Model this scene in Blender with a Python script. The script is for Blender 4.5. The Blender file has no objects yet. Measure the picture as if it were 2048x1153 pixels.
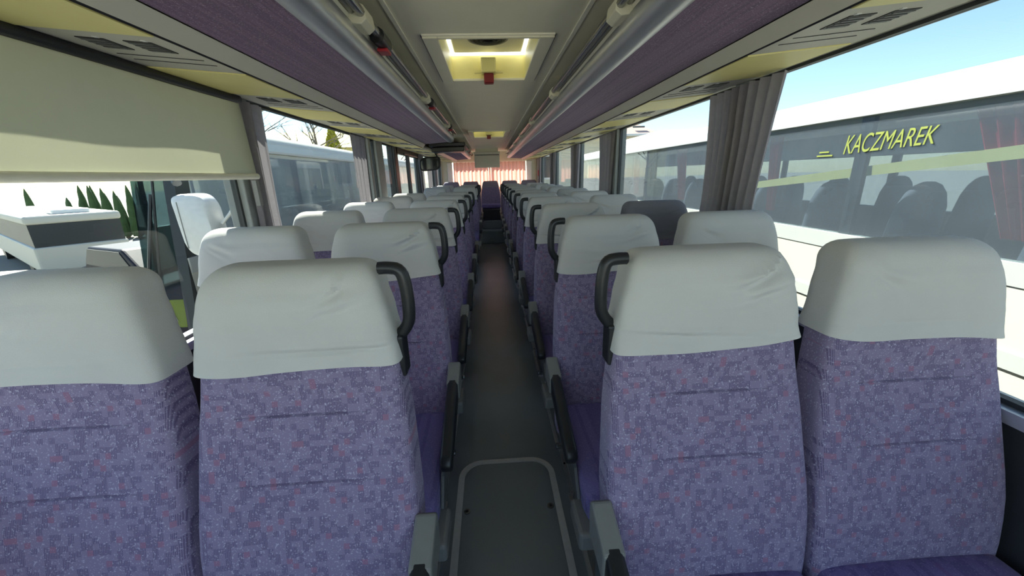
import bpy, bmesh, math, random
from mathutils import Vector, Matrix
R = random.Random(7)
scene = bpy.context.scene
COL = scene.collection

# ------------------------------------------------------------------ camera
F_PX, PITCH, YAW, ROLL = 756.2, 0.2901, 0.0503, 0.0288
CX, CZ = -0.0258, 1.42
cam_d = bpy.data.cameras.new('camera')
cam = bpy.data.objects.new('camera', cam_d)
COL.objects.link(cam)
cam_d.sensor_width = 36.0
cam_d.lens = F_PX / 2048 * 36.0
cam_d.clip_start = 0.02
cam_d.clip_end = 600
fw = Vector((math.sin(YAW) * math.cos(PITCH), math.cos(YAW) * math.cos(PITCH), -math.sin(PITCH)))
rt0 = Vector((math.cos(YAW), -math.sin(YAW), 0))
up0 = rt0.cross(fw)
rt = rt0 * math.cos(ROLL) - up0 * math.sin(ROLL)
up = rt.cross(fw)
cam.matrix_world = Matrix(((rt.x, up.x, -fw.x, CX), (rt.y, up.y, -fw.y, 0.0), (rt.z, up.z, -fw.z, CZ), (0, 0, 0, 1)))
scene.camera = cam

# ------------------------------------------------------------------ sky, sun, exposure
SUN_DIR = Vector((-0.44, 0.62, 0.80)).normalized()      # towards the sun: behind the coach, on the roller-blind side
world = bpy.data.worlds.new('sky')
scene.world = world
world.use_nodes = True
wn = world.node_tree.nodes
sky = wn.new('ShaderNodeTexSky')
sky.sky_type = 'NISHITA'
sky.sun_disc = False
sky.sun_elevation = math.asin(SUN_DIR.z)
sky.sun_rotation = math.atan2(SUN_DIR.x, SUN_DIR.y)
sky.air_density = 1.0
sky.dust_density = 0.1
sky.ozone_density = 2.0
bg = wn['Background']
bg.inputs['Strength'].default_value = 0.155
world.node_tree.links.new(sky.outputs[0], bg.inputs['Color'])
sun_d = bpy.data.lights.new('sun', 'SUN')
sun_d.energy = 11.5
sun_d.angle = 0.01
sun_d.color = (1.0, 0.95, 0.86)
sun = bpy.data.objects.new('sun', sun_d)
COL.objects.link(sun)
sun.location = (0, 0, 30)
sun.rotation_euler = SUN_DIR.to_track_quat('Z', 'Y').to_euler()
vs = scene.view_settings
vs.view_transform = 'Standard'
vs.look = 'None'
vs.gamma = 1.0
vs.use_curve_mapping = False
vs.exposure = 1.68

# ------------------------------------------------------------------ materials
MATS = {}


def new_mat(name):
    m = bpy.data.materials.new(name)
    m.use_nodes = True
    MATS[name] = m
    return m, m.node_tree.nodes, m.node_tree.links, m.node_tree.nodes['Principled BSDF']


def pmat(name, col, rough=0.6, metal=0.0, noise=0.08, scale=30.0, bump=0.0, bscale=200.0, spec=0.5, sheen=0.0):
    """plain procedural surface: slight tone variation from noise, optional fine bump"""
    m, n, l, b = new_mat(name)
    tc = n.new('ShaderNodeTexCoord')
    tx = n.new('ShaderNodeTexNoise')
    tx.inputs['Scale'].default_value = scale
    tx.inputs['Detail'].default_value = 3
    l.new(tc.outputs['Object'], tx.inputs['Vector'])
    mx = n.new('ShaderNodeMix')
    mx.data_type = 'RGBA'
    mx.inputs[6].default_value = (*[max(0, c * (1 - noise)) for c in col], 1)
    mx.inputs[7].default_value = (*[min(1, c * (1 + noise)) for c in col], 1)
    l.new(tx.outputs['Fac'], mx.inputs[0])
    l.new(mx.outputs[2], b.inputs['Base Color'])
    b.inputs['Roughness'].default_value = rough
    b.inputs['Metallic'].default_value = metal
    b.inputs['Specular IOR Level'].default_value = spec
    if sheen:
        b.inputs['Sheen Weight'].default_value = sheen
    if bump:
        t2 = n.new('ShaderNodeTexNoise')
        t2.inputs['Scale'].default_value = bscale
        l.new(tc.outputs['Object'], t2.inputs['Vector'])
        bp = n.new('ShaderNodeBump')
        bp.inputs['Strength'].default_value = bump
        bp.inputs['Distance'].default_value = 0.002
        l.new(t2.outputs['Fac'], bp.inputs['Height'])
        l.new(bp.outputs[0], b.inputs['Normal'])
    return m


def glass_mat(name, tint, refl=1.0, ior=1.45, rough=0.0):
    m, n, l, b = new_mat(name)
    n.remove(b)
    out = n['Material Output']
    tr = n.new('ShaderNodeBsdfTransparent')
    tr.inputs[0].default_value = (*tint, 1)
    gl = n.new('ShaderNodeBsdfGlossy')
    gl.inputs['Roughness'].default_value = rough
    lw = n.new('ShaderNodeLayerWeight')
    lw.inputs['Blend'].default_value = 0.5
    pw = n.new('ShaderNodeMath')
    pw.operation = 'POWER'
    pw.inputs[1].default_value = 5.0
    l.new(lw.outputs['Facing'], pw.inputs[0])
    r0 = ((ior - 1) / (ior + 1)) ** 2
    fr = n.new('ShaderNodeMath')          # Schlick reflectance, the same from both sides of the pane
    fr.operation = 'MULTIPLY_ADD'
    fr.inputs[1].default_value = 1 - r0
    fr.inputs[2].default_value = r0
    l.new(pw.outputs[0], fr.inputs[0])
    ml = n.new('ShaderNodeMath')
    ml.operation = 'MULTIPLY'
    ml.inputs[1].default_value = refl
    mix = n.new('ShaderNodeMixShader')
    l.new(fr.outputs[0], ml.inputs[0])
    l.new(ml.outputs[0], mix.inputs[0])
    l.new(tr.outputs[0], mix.inputs[1])
    l.new(gl.outputs[0], mix.inputs[2])
    l.new(mix.outputs[0], out.inputs[0])
    return m


def hazed_glass(name, tint, haze, amount, ior=1.5):  # pale diffuse share imitates the haze of bright surroundings reflected in the panes
    m = glass_mat(name, tint, 1.0, ior)
    n, l = m.node_tree.nodes, m.node_tree.links
    out = n['Material Output']
    old = out.inputs[0].links[0].from_socket
    df = n.new('ShaderNodeBsdfDiffuse')
    df.inputs[0].default_value = (*haze, 1)
    tx = n.new('ShaderNodeTexNoise')
    tx.inputs['Scale'].default_value = 3.0
    mr = n.new('ShaderNodeMapRange')
    mr.inputs['To Min'].default_value = amount * 0.7
    mr.inputs['To Max'].default_value = amount * 1.3
    l.new(tx.outputs['Fac'], mr.inputs[0])
    mx = n.new('ShaderNodeMixShader')
    l.new(mr.outputs[0], mx.inputs[0])
    l.new(old, mx.inputs[1])
    l.new(df.outputs[0], mx.inputs[2])
    l.new(mx.outputs[0], out.inputs[0])
    return m


def cloth_mat(name, col, trans=0.3, noise=0.1, scale=60, bump=0.25, bscale=900):
    """cloth that lets some light through"""
    m = pmat(name, col, 0.9, 0, noise, scale, bump, bscale, 0.2)
    n, l = m.node_tree.nodes, m.node_tree.links
    b = n['Principled BSDF']
    tl = n.new('ShaderNodeBsdfTranslucent')
    tl.inputs[0].default_value = (*col, 1)
    mix = n.new('ShaderNodeMixShader')
    mix.inputs[0].default_value = trans
    l.new(b.outputs[0], mix.inputs[1])
    l.new(tl.outputs[0], mix.inputs[2])
    l.new(mix.outputs[0], n['Material Output'].inputs[0])
    return m


def fabric_mat(name, base, dark, light, red, cell=75.0, stripes=True):
    """woven seat moquette: random small striped squares, light and red flecks"""
    m, n, l, b = new_mat(name)
    tc = n.new('ShaderNodeTexCoord')
    mp = n.new('ShaderNodeMapping')
    mp.inputs['Scale'].default_value = (cell, 0.001, cell)
    l.new(tc.outputs['Object'], mp.inputs[0])
    fl = n.new('ShaderNodeVectorMath')
    fl.operation = 'FLOOR'
    l.new(mp.outputs[0], fl.inputs[0])
    wnz = n.new('ShaderNodeTexWhiteNoise')
    wnz.noise_dimensions = '3D'
    l.new(fl.outputs[0], wnz.inputs['Vector'])
    gt = n.new('ShaderNodeMath')
    gt.operation = 'GREATER_THAN'
    gt.inputs[1].default_value = 0.55
    l.new(wnz.outputs['Value'], gt.inputs[0])
    wv = n.new('ShaderNodeTexWave')
    wv.bands_direction = 'X'
    wv.inputs['Scale'].default_value = 95.0
    wv.inputs['Distortion'].default_value = 0.8
    l.new(tc.outputs['Object'], wv.inputs['Vector'])
    mu = n.new('ShaderNodeMath')
    mu.operation = 'MULTIPLY'
    l.new(gt.outputs[0], mu.inputs[0])
    l.new(wv.outputs['Fac'], mu.inputs[1])
    m1 = n.new('ShaderNodeMix')
    m1.data_type = 'RGBA'
    m1.inputs[6].default_value = (*base, 1)
    m1.inputs[7].default_value = (*dark, 1)
    l.new(mu.outputs[0], m1.inputs[0])
    # broad worn tone
    nz = n.new('ShaderNodeTexNoise')
    nz.inputs['Scale'].default_value = 260
    nz.inputs['Detail'].default_value = 4
    l.new(tc.outputs['Object'], nz.inputs['Vector'])
    rp = n.new('ShaderNodeValToRGB')
    rp.color_ramp.elements[0].position = 0.58
    rp.color_ramp.elements[1].position = 0.66
    l.new(nz.outputs['Fac'], rp.inputs[0])
    m2 = n.new('ShaderNodeMix')
    m2.data_type = 'RGBA'
    l.new(rp.outputs[0], m2.inputs[0])
    l.new(m1.outputs[2], m2.inputs[6])
    m2.inputs[7].default_value = (*light, 1)
    g2 = n.new('ShaderNodeMath')
    g2.operation = 'LESS_THAN'
    g2.inputs[1].default_value = 0.035
    l.new(wnz.outputs['Value'], g2.inputs[0])
    g3 = n.new('ShaderNodeMath')
    g3.operation = 'MULTIPLY'
    g3.inputs[1].default_value = 0.6
    l.new(g2.outputs[0], g3.inputs[0])
    m3 = n.new('ShaderNodeMix')
    m3.data_type = 'RGBA'
    l.new(g3.outputs[0], m3.inputs[0])
    l.new(m2.outputs[2], m3.inputs[6])
    m3.inputs[7].default_value = (*red, 1)
    l.new(m3.outputs[2], b.inputs['Base Color'])
    b.inputs['Roughness'].default_value = 0.95
    b.inputs['Specular IOR Level'].default_value = 0.15
    b.inputs['Sheen Weight'].default_value = 0.25
    b.inputs['Sheen Roughness'].default_value = 0.4
    b.inputs['Sheen Tint'].default_value = (0.8, 0.78, 1.0, 1)
    ad = n.new('ShaderNodeMath')
    ad.operation = 'ADD'
    l.new(nz.outputs['Fac'], ad.inputs[0])
    l.new(mu.outputs[0], ad.inputs[1])
    bp = n.new('ShaderNodeBump')
    bp.inputs['Strength'].default_value = 0.35
    bp.inputs['Distance'].default_value = 0.0015
    l.new(ad.outputs[0], bp.inputs['Height'])
    l.new(bp.outputs[0], b.inputs['Normal'])
    return m


fabric = fabric_mat('seat_moquette', (0.285, 0.235, 0.365), (0.155, 0.118, 0.225), (0.50, 0.46, 0.60), (0.34, 0.14, 0.22), 80)
fabric_side = fabric_mat('cushion_moquette', (0.20, 0.16, 0.38), (0.12, 0.095, 0.26), (0.30, 0.27, 0.48), (0.20, 0.12, 0.30))
rack_fab = fabric_mat('rack_carpet', (0.185, 0.112, 0.185), (0.112, 0.066, 0.120), (0.36, 0.27, 0.36), (0.20, 0.10, 0.20), 160)
cover_m = cloth_mat('cover_cloth', (0.72, 0.705, 0.67), 0.10, 0.04, 12, 0.35, 700)
cover_grey = cloth_mat('grey_cover_cloth', (0.26, 0.255, 0.29), 0.05, 0.06, 14, 0.35, 700)
curtain_m = cloth_mat('curtain_cloth', (0.34, 0.315, 0.335), 0.2, 0.15, 40, 0.3)
pink_m = cloth_mat('pink_curtain_cloth', (0.80, 0.42, 0.34), 0.33, 0.08, 30, 0.3)
blind_m = cloth_mat('blind_cloth', (0.47, 0.46, 0.33), 0.30, 0.04, 20, 0.2, 1200)
ceil_m = pmat('ceiling_vinyl', (0.80, 0.76, 0.58), 0.55, 0, 0.05, 8, 0.1, 400)
strip_m = pmat('ceiling_strip', (0.88, 0.85, 0.70), 0.5)
beige_m = pmat('beige_plastic', (0.76, 0.73, 0.59), 0.4, 0, 0.05, 12)
cream_m = pmat('cream_panel', (0.86, 0.77, 0.30), 0.42, 0, 0.05, 10)
psu_m = pmat('grey_panel', (0.54, 0.52, 0.44), 0.5, 0, 0.06, 14)
vent_m = pmat('vent_black', (0.02, 0.02, 0.022), 0.5)
lens_m = pmat('lens_white', (0.8, 0.8, 0.78), 0.25)
silver_m = pmat('silver_profile', (0.60, 0.61, 0.64), 0.38, 0.75, 0.08, 5)
steel_m = pmat('steel_rail', (0.33, 0.33, 0.34), 0.25, 0.9, 0.1, 20)
alu_m = pmat('aluminium_trim', (0.70, 0.71, 0.72), 0.35, 0.8, 0.12, 25)
black_m = pmat('black_plastic', (0.018, 0.019, 0.021), 0.38, 0, 0.1, 40, 0.1, 300)
dark_m = pmat('dark_wall', (0.035, 0.035, 0.04), 0.6, 0, 0.15, 20)
greycap_m = pmat('grey_cap', (0.24, 0.24, 0.225), 0.42, 0, 0.06, 60)
frame_m = pmat('seat_frame_grey', (0.16, 0.165, 0.165), 0.45, 0.3, 0.1, 30)
grey_post = pmat('pillar_grey', (0.30, 0.32, 0.31), 0.5, 0, 0.08, 10)
red_m = pmat('red_plastic', (0.45, 0.02, 0.03), 0.35)
white_m = pmat('white_plastic', (0.82, 0.82, 0.80), 0.4)
tv_m = pmat('tv_black', (0.012, 0.012, 0.013), 0.3)
strip_grey = pmat('hatch_strip', (0.62, 0.62, 0.60), 0.5, 0, 0.12, 40)
glass = glass_mat('window_glass', (0.66, 0.69, 0.68), 0.45)
glass_screen = glass_mat('coach_windscreen_glass', (0.45, 0.55, 0.56), 0.35, 1.3)
glass_clear = glass_mat('windscreen_glass', (0.95, 0.97, 0.96), 0.6)
glass_dark = hazed_glass('dark_coach_glass', (0.74, 0.79, 0.82), (0.42, 0.49, 0.57), 0.10, 1.4)
glass_hazy = hazed_glass('hazy_coach_glass', (0.74, 0.79, 0.82), (0.62, 0.68, 0.74), 0.30, 1.45)
mirror_m = pmat('mirror_glass', (0.02, 0.02, 0.02), 0.05, 0, 0.0)
coach_white = pmat('coach_white_paint', (0.54, 0.53, 0.46), 0.5, 0, 0.03, 3)
coach_grey = pmat('coach_grey_band', (0.45, 0.46, 0.45), 0.4, 0, 0.05, 3)
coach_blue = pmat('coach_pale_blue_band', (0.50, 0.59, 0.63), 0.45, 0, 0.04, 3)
coach_dark = pmat('coach_dark_trim', (0.025, 0.03, 0.033), 0.4)
coach_red = cloth_mat('red_curtain_cloth', (0.42, 0.03, 0.06), 0.3)
coach_seat_m = pmat('coach_seat_grey', (0.12, 0.13, 0.16), 0.8)
coach_floor_m = pmat('coach_inside_grey', (0.42, 0.43, 0.44), 0.8)
yellow_m = pmat('yellow_sticker', (0.85, 0.72, 0.05), 0.5)
letter_m = pmat('yellow_green_letters', (0.28, 0.31, 0.05), 0.6)
picto_m = pmat('pictogram_grey', (0.28, 0.28, 0.22), 0.5)
bark_m = pmat('bark', (0.20, 0.16, 0.12), 0.9)
leaf_y = pmat('spring_leaves', (0.50, 0.48, 0.05), 0.8, 0, 0.35, 4)
cyp_m = pmat('thuja_green', (0.06, 0.11, 0.035), 0.9, 0, 0.5, 6)
roof_m = pmat('tile_roof', (0.62, 0.44, 0.38), 0.8, 0, 0.1, 2)
house_m = pmat('house_wall', (0.72, 0.68, 0.55), 0.8)
ybuild_m = pmat('yellow_building', (0.66, 0.60, 0.30), 0.8, 0, 0.12, 1.5)
asphalt = pmat('asphalt', (0.24, 0.228, 0.19), 0.9, 0, 0.2, 1.2, 0.3, 60)
wall_red = pmat('car_tail_red', (0.7, 0.02, 0.02), 0.3)
car_m = pmat('car_paint', (0.008, 0.008, 0.016), 0.55, spec=0.2)


def floor_material():
    m = pmat('rubber_floor', (0.225, 0.252, 0.265), 0.30, 0, 0.10, 3.0, 0.25, 450, 0.5)
    n, l = m.node_tree.nodes, m.node_tree.links
    b = n['Principled BSDF']
    tc = n.new('ShaderNodeTexCoord')
    nz = n.new('ShaderNodeTexNoise')
    nz.inputs['Scale'].default_value = 2.2
    nz.inputs['Detail'].default_value = 5
    l.new(tc.outputs['Object'], nz.inputs['Vector'])
    mr = n.new('ShaderNodeMapRange')
    mr.inputs['To Min'].default_value = 0.20
    mr.inputs['To Max'].default_value = 0.30
    l.new(nz.outputs['Fac'], mr.inputs[0])
    l.new(mr.outputs[0], b.inputs['Roughness'])
    return m


floor_m = floor_material()

# ------------------------------------------------------------------ mesh helpers


def tag(o, label=None, cat=None, group=None, kind=None):
    if label:
        o['label'] = label
    if cat:
        o['category'] = cat
    if group:
        o['group'] = group
    if kind:
        o['kind'] = kind
    return o


def empty(name, loc=(0, 0, 0), label=None, cat=None, group=None, kind=None):
    o = bpy.data.objects.new(name, None)
    o.empty_display_size = 0.05
    COL.objects.link(o)
    o.location = loc
    return tag(o, label, cat, group, kind)


def link(name, me, parent=None, loc=None):
    o = bpy.data.objects.new(name, me)
    COL.objects.link(o)
    if parent:
        o.parent = parent
    if loc is not None:
        o.location = loc
    return o


class MB:
    """collects shapes into one mesh"""

    def __init__(self):
        self.v, self.f = [], []

    def add(self, vs_, fs_):
        o = len(self.v)
        self.v += [tuple(p) for p in vs_]
        self.f += [tuple(i + o for i in q) for q in fs_]
        return self

    def box(self, x0, x1, y0, y1, z0, z1):
        x0, x1 = min(x0, x1), max(x0, x1)
        vs_ = [(x0, y0, z0), (x1, y0, z0), (x1, y1, z0), (x0, y1, z0), (x0, y0, z1), (x1, y0, z1), (x1, y1, z1), (x0, y1, z1)]
        return self.add(vs_, [(0, 3, 2, 1), (4, 5, 6, 7), (0, 1, 5, 4), (1, 2, 6, 5), (2, 3, 7, 6), (3, 0, 4, 7)])

    def hexa(self, p):
        """8 corners: bottom 0-3 ccw, top 4-7"""
        return self.add(p, [(0, 3, 2, 1), (4, 5, 6, 7), (0, 1, 5, 4), (1, 2, 6, 5), (2, 3, 7, 6), (3, 0, 4, 7)])

    def prism_y(self, pts, y0, y1):
        """closed (x,z) polygon extruded along y"""
        n = len(pts)
        vs_ = [(x, y0, z) for x, z in pts] + [(x, y1, z) for x, z in pts]
        fs_ = [(i, (i + 1) % n, n + (i + 1) % n, n + i) for i in range(n)]
        fs_ += [tuple(range(n - 1, -1, -1)), tuple(range(n, 2 * n))]
        return self.add(vs_, fs_)

    def prism_x(self, pts, x0, x1):
        """closed (y,z) polygon extruded along x"""
        n = len(pts)
        vs_ = [(x0, y, z) for y, z in pts] + [(x1, y, z) for y, z in pts]
        fs_ = [(i, (i + 1) % n, n + (i + 1) % n, n + i) for i in range(n)]
        fs_ += [tuple(range(n - 1, -1, -1)), tuple(range(n, 2 * n))]
        return self.add(vs_, fs_)

    def prism_z(self, pts, z0, z1):
        n = len(pts)
        vs_ = [(x, y, z0) for x, y in pts] + [(x, y, z1) for x, y in pts]
        fs_ = [(i, (i + 1) % n, n + (i + 1) % n, n + i) for i in range(n)]
        fs_ += [tuple(range(n - 1, -1, -1)), tuple(range(n, 2 * n))]
        return self.add(vs_, fs_)

    def tube(self, path, r, seg=8):
        path = [Vector(p) for p in path]
        n = len(path)
        rad = r if isinstance(r, (list, tuple)) else [r] * n
        t0 = (path[1] - path[0]).normalized()
        ref = Vector((0, 0, 1)) if abs(t0.z) < 0.9 else Vector((1, 0, 0))
        u = t0.cross(ref).normalized()
        vs_, fs_ = [], []
        for i, p in enumerate(path):
            t = (path[min(i + 1, n - 1)] - path[max(i - 1, 0)]).normalized()
            u = (u - t * u.dot(t)).normalized()
            w = t.cross(u)
            for k in range(seg):
                a = 2 * math.pi * k / seg
                vs_.append(p + (u * math.cos(a) + w * math.sin(a)) * rad[i])
        for i in range(n - 1):
            for k in range(seg):
                a, b = i * seg + k, i * seg + (k + 1) % seg
                fs_.append((a, b, b + seg, a + seg))
        fs_ += [tuple(range(seg - 1, -1, -1)), tuple(range((n - 1) * seg, n * seg))]
        return self.add(vs_, fs_)

    def loft(self, rings, cap0=True, cap1=True, closed=True):
        n = len(rings[0])
        vs_ = [p for r in rings for p in r]
        fs_ = []
        m = n if closed else n - 1
        for i in range(len(rings) - 1):
            for k in range(m):
                a, b = i * n + k, i * n + (k + 1) % n
                fs_.append((a, b, b + n, a + n))
        if cap0:
            fs_.append(tuple(range(n - 1, -1, -1)))
        if cap1:
            fs_.append(tuple(range((len(rings) - 1) * n, len(rings) * n)))
        return self.add(vs_, fs_)

    def mesh(self, name, mat, smooth=False, bevel=0.0, seg=2, shift=None):
        me = bpy.data.meshes.new(name)
        vs_ = self.v if shift is None else [(a - shift[0], b - shift[1], c - shift[2]) for a, b, c in self.v]
        me.from_pydata(vs_, [], self.f)
        bm = bmesh.new()
        bm.from_mesh(me)
        bmesh.ops.recalc_face_normals(bm, faces=bm.faces)
        if bevel:
            es = [e for e in bm.edges if len(e.link_faces) == 2 and e.calc_face_angle() > 0.5]
            bmesh.ops.bevel(bm, geom=es, offset=bevel, segments=seg, profile=0.5, affect='EDGES', clamp_overlap=True)
        bm.to_mesh(me)
        bm.free()
        if smooth:
            for p in me.polygons:
                p.use_smooth = True
            me.set_sharp_from_angle(angle=math.radians(42))
        me.materials.append(mat)
        return me

    def build(self, name, mat, parent=None, smooth=False, bevel=0.0, seg=2, loc=None, origin=False):
        """origin=True: move the object's origin to the middle of its base"""
        if origin and loc is None:
            xs, ys, zs = zip(*self.v)
            loc = ((min(xs) + max(xs)) / 2, (min(ys) + max(ys)) / 2, min(zs))
        me = self.mesh(name, mat, smooth, bevel, seg, shift=loc if origin else None)
        return link(name, me, parent, loc)


# ================================================================== THE COACH SHELL
GX = 1.195            # inner face of the windows
WT, WB = 1.812, 0.842  # window top and sill
Y0, Y1 = -1.9, 10.05
ZC = 2.0


def struct(name, mb, mat, parent=None, **k):
    o = mb.build(name, mat, parent, **k)
    if parent is None:
        o['kind'] = 'structure'
    return o


# floor with the rear steps
fl = MB()
fl.box(-1.2, 1.2, Y0, Y1, -0.06, 0.0)
floor = struct('floor', fl, floor_m)
st = MB()
st.box(-0.30, 0.30, 8.22, Y1, 0.0, 0.27)
o = st.build('step', floor_m, floor, bevel=0.01)
st = MB()
st.box(-0.30, 0.30, 8.62, Y1, 0.271, 0.44)
o = st.build('step', floor_m, floor, bevel=0.01)
for y, z in ((8.22, 0.27), (8.62, 0.44)):
    MB().box(-0.29, 0.29, y - 0.004, y + 0.03, z, z + 0.006).build('step_nosing', steel_m, floor)
MB().box(-0.05, 0.05, 8.19, 8.219, 0.05, 0.075).build('step_handle', greycap_m, floor, bevel=0.005)
# raised rear platform carrying the back bench
for s in (-1, 1):
    MB().box(s * 0.301, s * 1.19, 8.9, Y1, 0.0, 0.30).build('bench_platform', floor_m, floor)

# seat tracks along the aisle
for i, s in enumerate((-1, 1)):
    t = MB()
    t.prism_y([(s * 0.285, 0.0), (s * 0.325, 0.0), (s * 0.325, 0.028), (s * 0.312, 0.028), (s * 0.306, 0.008), (s * 0.285, 0.008)], Y0 + 0.3, 8.2)
    tr = struct('trim_%d' % (i + 1), t, alu_m)
    for k in range(38):
        y = 1.0 + 0.19 * k
        if y > 8:
            break
        MB().tube([(s * 0.294, y, 0.008), (s * 0.294, y, 0.0105)], 0.006, 6).build('bolt', black_m, tr)

# roof, with two openings for the roof hatches
HATCH = [(1.86, 2.68), (5.43, 6.33)]
HW = 0.235


def roof_poly(inner):
    pts = [(inner, ZC), (0.62, ZC), (0.95, 2.035), (1.14, 1.97), (1.195, 1.87), (1.195, 1.82), (1.29, 1.82), (1.27, 2.02), (1.12, 2.11), (inner, 2.12)]
    return pts


cl = MB()
ys = [Y0 + 0.25]
for a, b in HATCH:
    ys += [a + 0.014, b - 0.03]
ys.append(Y1)
for i in range(len(ys) - 1):
    inner = HW if i % 2 else 0.0
    for s in (-1, 1):
        cl.prism_y([(s * x, z) for x, z in roof_poly(inner)], ys[i], ys[i + 1])
ceiling = struct('ceiling', cl, ceil_m)
n = 3
for s in (-1, 1):
    struct('trim_%d' % n, MB().box(s * 0.354, s * 0.370, Y0 + 0.3, 9.3, 1.993, 2.0), strip_m)
    n += 1

# side walls (below and above the glass) and pillars
PILL = {1: [(-1.9, -1.75), (-0.15, -0.03), (1.80, 1.90), (3.60, 3.74), (5.18, 5.34), (7.05, 7.22), (8.95, 9.12), (9.9, Y1)],
        -1: [(-1.9, -1.75), (-0.15, -0.03), (1.86, 2.02), (3.86, 3.93), (4.12, 4.36), (4.88, 4.98), (6.55, 6.68), (8.30, 8.46), (9.9, Y1)]}
for _s in PILL:
    PILL[_s] = [(a * 1.045, b * 1.045) if 1 < a < 9.5 else (a, b) for a, b in PILL[_s]]
winn = 1
for s, side in ((-1, 'left'), (1, 'right')):
    w = MB()
    w.prism_y([(s * 1.215, -0.06), (s * 1.29, -0.06), (s * 1.29, WB), (s * 1.215, WB)], Y0, Y1)
    wall = struct('wall_' + side, w, dark_m)
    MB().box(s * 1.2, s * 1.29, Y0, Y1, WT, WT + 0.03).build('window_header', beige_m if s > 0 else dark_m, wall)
    MB().prism_y([(s * 1.192, WB - 0.03), (s * 1.29, WB - 0.03), (s * 1.29, WB), (s * 1.192, WB + 0.002)], Y0 + 0.02, Y1 - 0.02).build('window_sill', alu_m, wall)
    for a, b in PILL[s]:
        dk = s < 0 and (abs(a - 4.88 * 1.045) < 0.01)
        MB().box(s * 1.195, s * 1.29, a, b, WB, WT).build('pillar', coach_dark if dk else grey_post, wall, bevel=0.006)
    ps = PILL[s]
    for i in range(len(ps) - 1):
        a, b = ps[i][1], ps[i + 1][0]
        is_door = s < 0 and abs(a - 4.98 * 1.045) < 0.01
        if is_door:
            d = empty('door_1', (s * 1.235, (a + b) / 2, 0), kind='structure')
            fm = MB()
            for (y0, y1, z0, z1) in ((a, a + 0.09, WB, WT), (b - 0.07, b, WB, WT), (a, b, WT - 0.08, WT), ((a + b) / 2 - 0.03, (a + b) / 2 + 0.03, WB, WT)):
                fm.box(s * 1.2 - s * 1.235, s * 1.25 - s * 1.235, y0 - (a + b) / 2, y1 - (a + b) / 2, z0, z1)
            fm.build('door_frame', black_m, d)
            gm = MB().box(s * -0.01, s * -0.004, a + 0.05 - (a + b) / 2, b - 0.05 - (a + b) / 2, WB, WT - 0.05)
            gm.build('pane', glass, d)
            MB().tube([(s * -0.06, -0.45, 1.74), (s * -0.06, 0.5, 1.74)], 0.012).build('door_rod', black_m, d)
        else:
            d = empty('window_%d' % winn, (s * 1.235, (a + b) / 2, WB), kind='structure')
            winn += 1
            h = WT - WB
            c = (b - a) / 2
            fm = MB()
            for (y0, y1, z0, z1) in ((-c, -c + 0.015, 0, h), (c - 0.015, c, 0, h), (-c, c, h - 0.012, h), (-c, c, 0, 0.014)):
                fm.box(-0.012, 0.012, y0, y1, z0, z1)
            fm.build('window_frame', coach_dark, d)
            MB().box(-0.003, 0.003, -c + 0.01, c - 0.01, 0.01, h - 0.008).build('pane', glass, d)

# rear wall with its window
rw = MB()
rw.box(-1.27, 1.27, Y1 - 0.03, Y1 + 0.05, -0.06, 1.15)
rw.box(-1.27, 1.27, Y1 - 0.03, Y1 + 0.05, 1.76, 2.12)
for s in (-1, 1):
    rw.box(s * 0.98, s * 1.27, Y1 - 0.03, Y1 + 0.05, 1.15, 1.76)
wr = struct('wall_rear', rw, beige_m)
for s in (-1, 1):
    MB().box(s * 0.93, s * 1.06, Y1 - 0.06, Y1 - 0.031, 1.15, 1.76).build('white_post', white_m, wr, bevel=0.01)
MB().box(-0.03, 0.03, Y1 - 0.05, Y1 - 0.031, 1.15, 1.76).build('white_post', white_m, wr)
d = empty('window_%d' % winn, (0, Y1 + 0.02, 1.15), kind='structure')
winn += 1
MB().box(-0.98, 0.98, -0.003, 0.003, 0.0, 0.61).build('pane', glass_clear, d)

# front end: dash bulkhead and the big windscreen behind the camera
fw_ = MB()
fw_.box(-1.27, 1.27, Y0 - 0.05, Y0 + 0.03, -0.06, 0.55)
fw_.box(-1.27, 1.27, Y0 - 0.05, Y0 + 0.03, 2.06, 2.12)
for s in (-1, 1):
    fw_.box(s * 1.2, s * 1.27, Y0 - 0.05, Y0 + 0.03, 0.55, 2.06)
struct('wall_front', fw_, dark_m)
d = empty('window_%d' % winn, (0, Y0, 0.55), kind='structure')
MB().box(-1.2, 1.2, -0.003, 0.003, 0.0, 1.51).build('pane', glass_clear, d)

# ================================================================== OVERHEAD
SIDE = {-1: 'roller-blind side', 1: 'side opposite the roller blind'}


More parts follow.
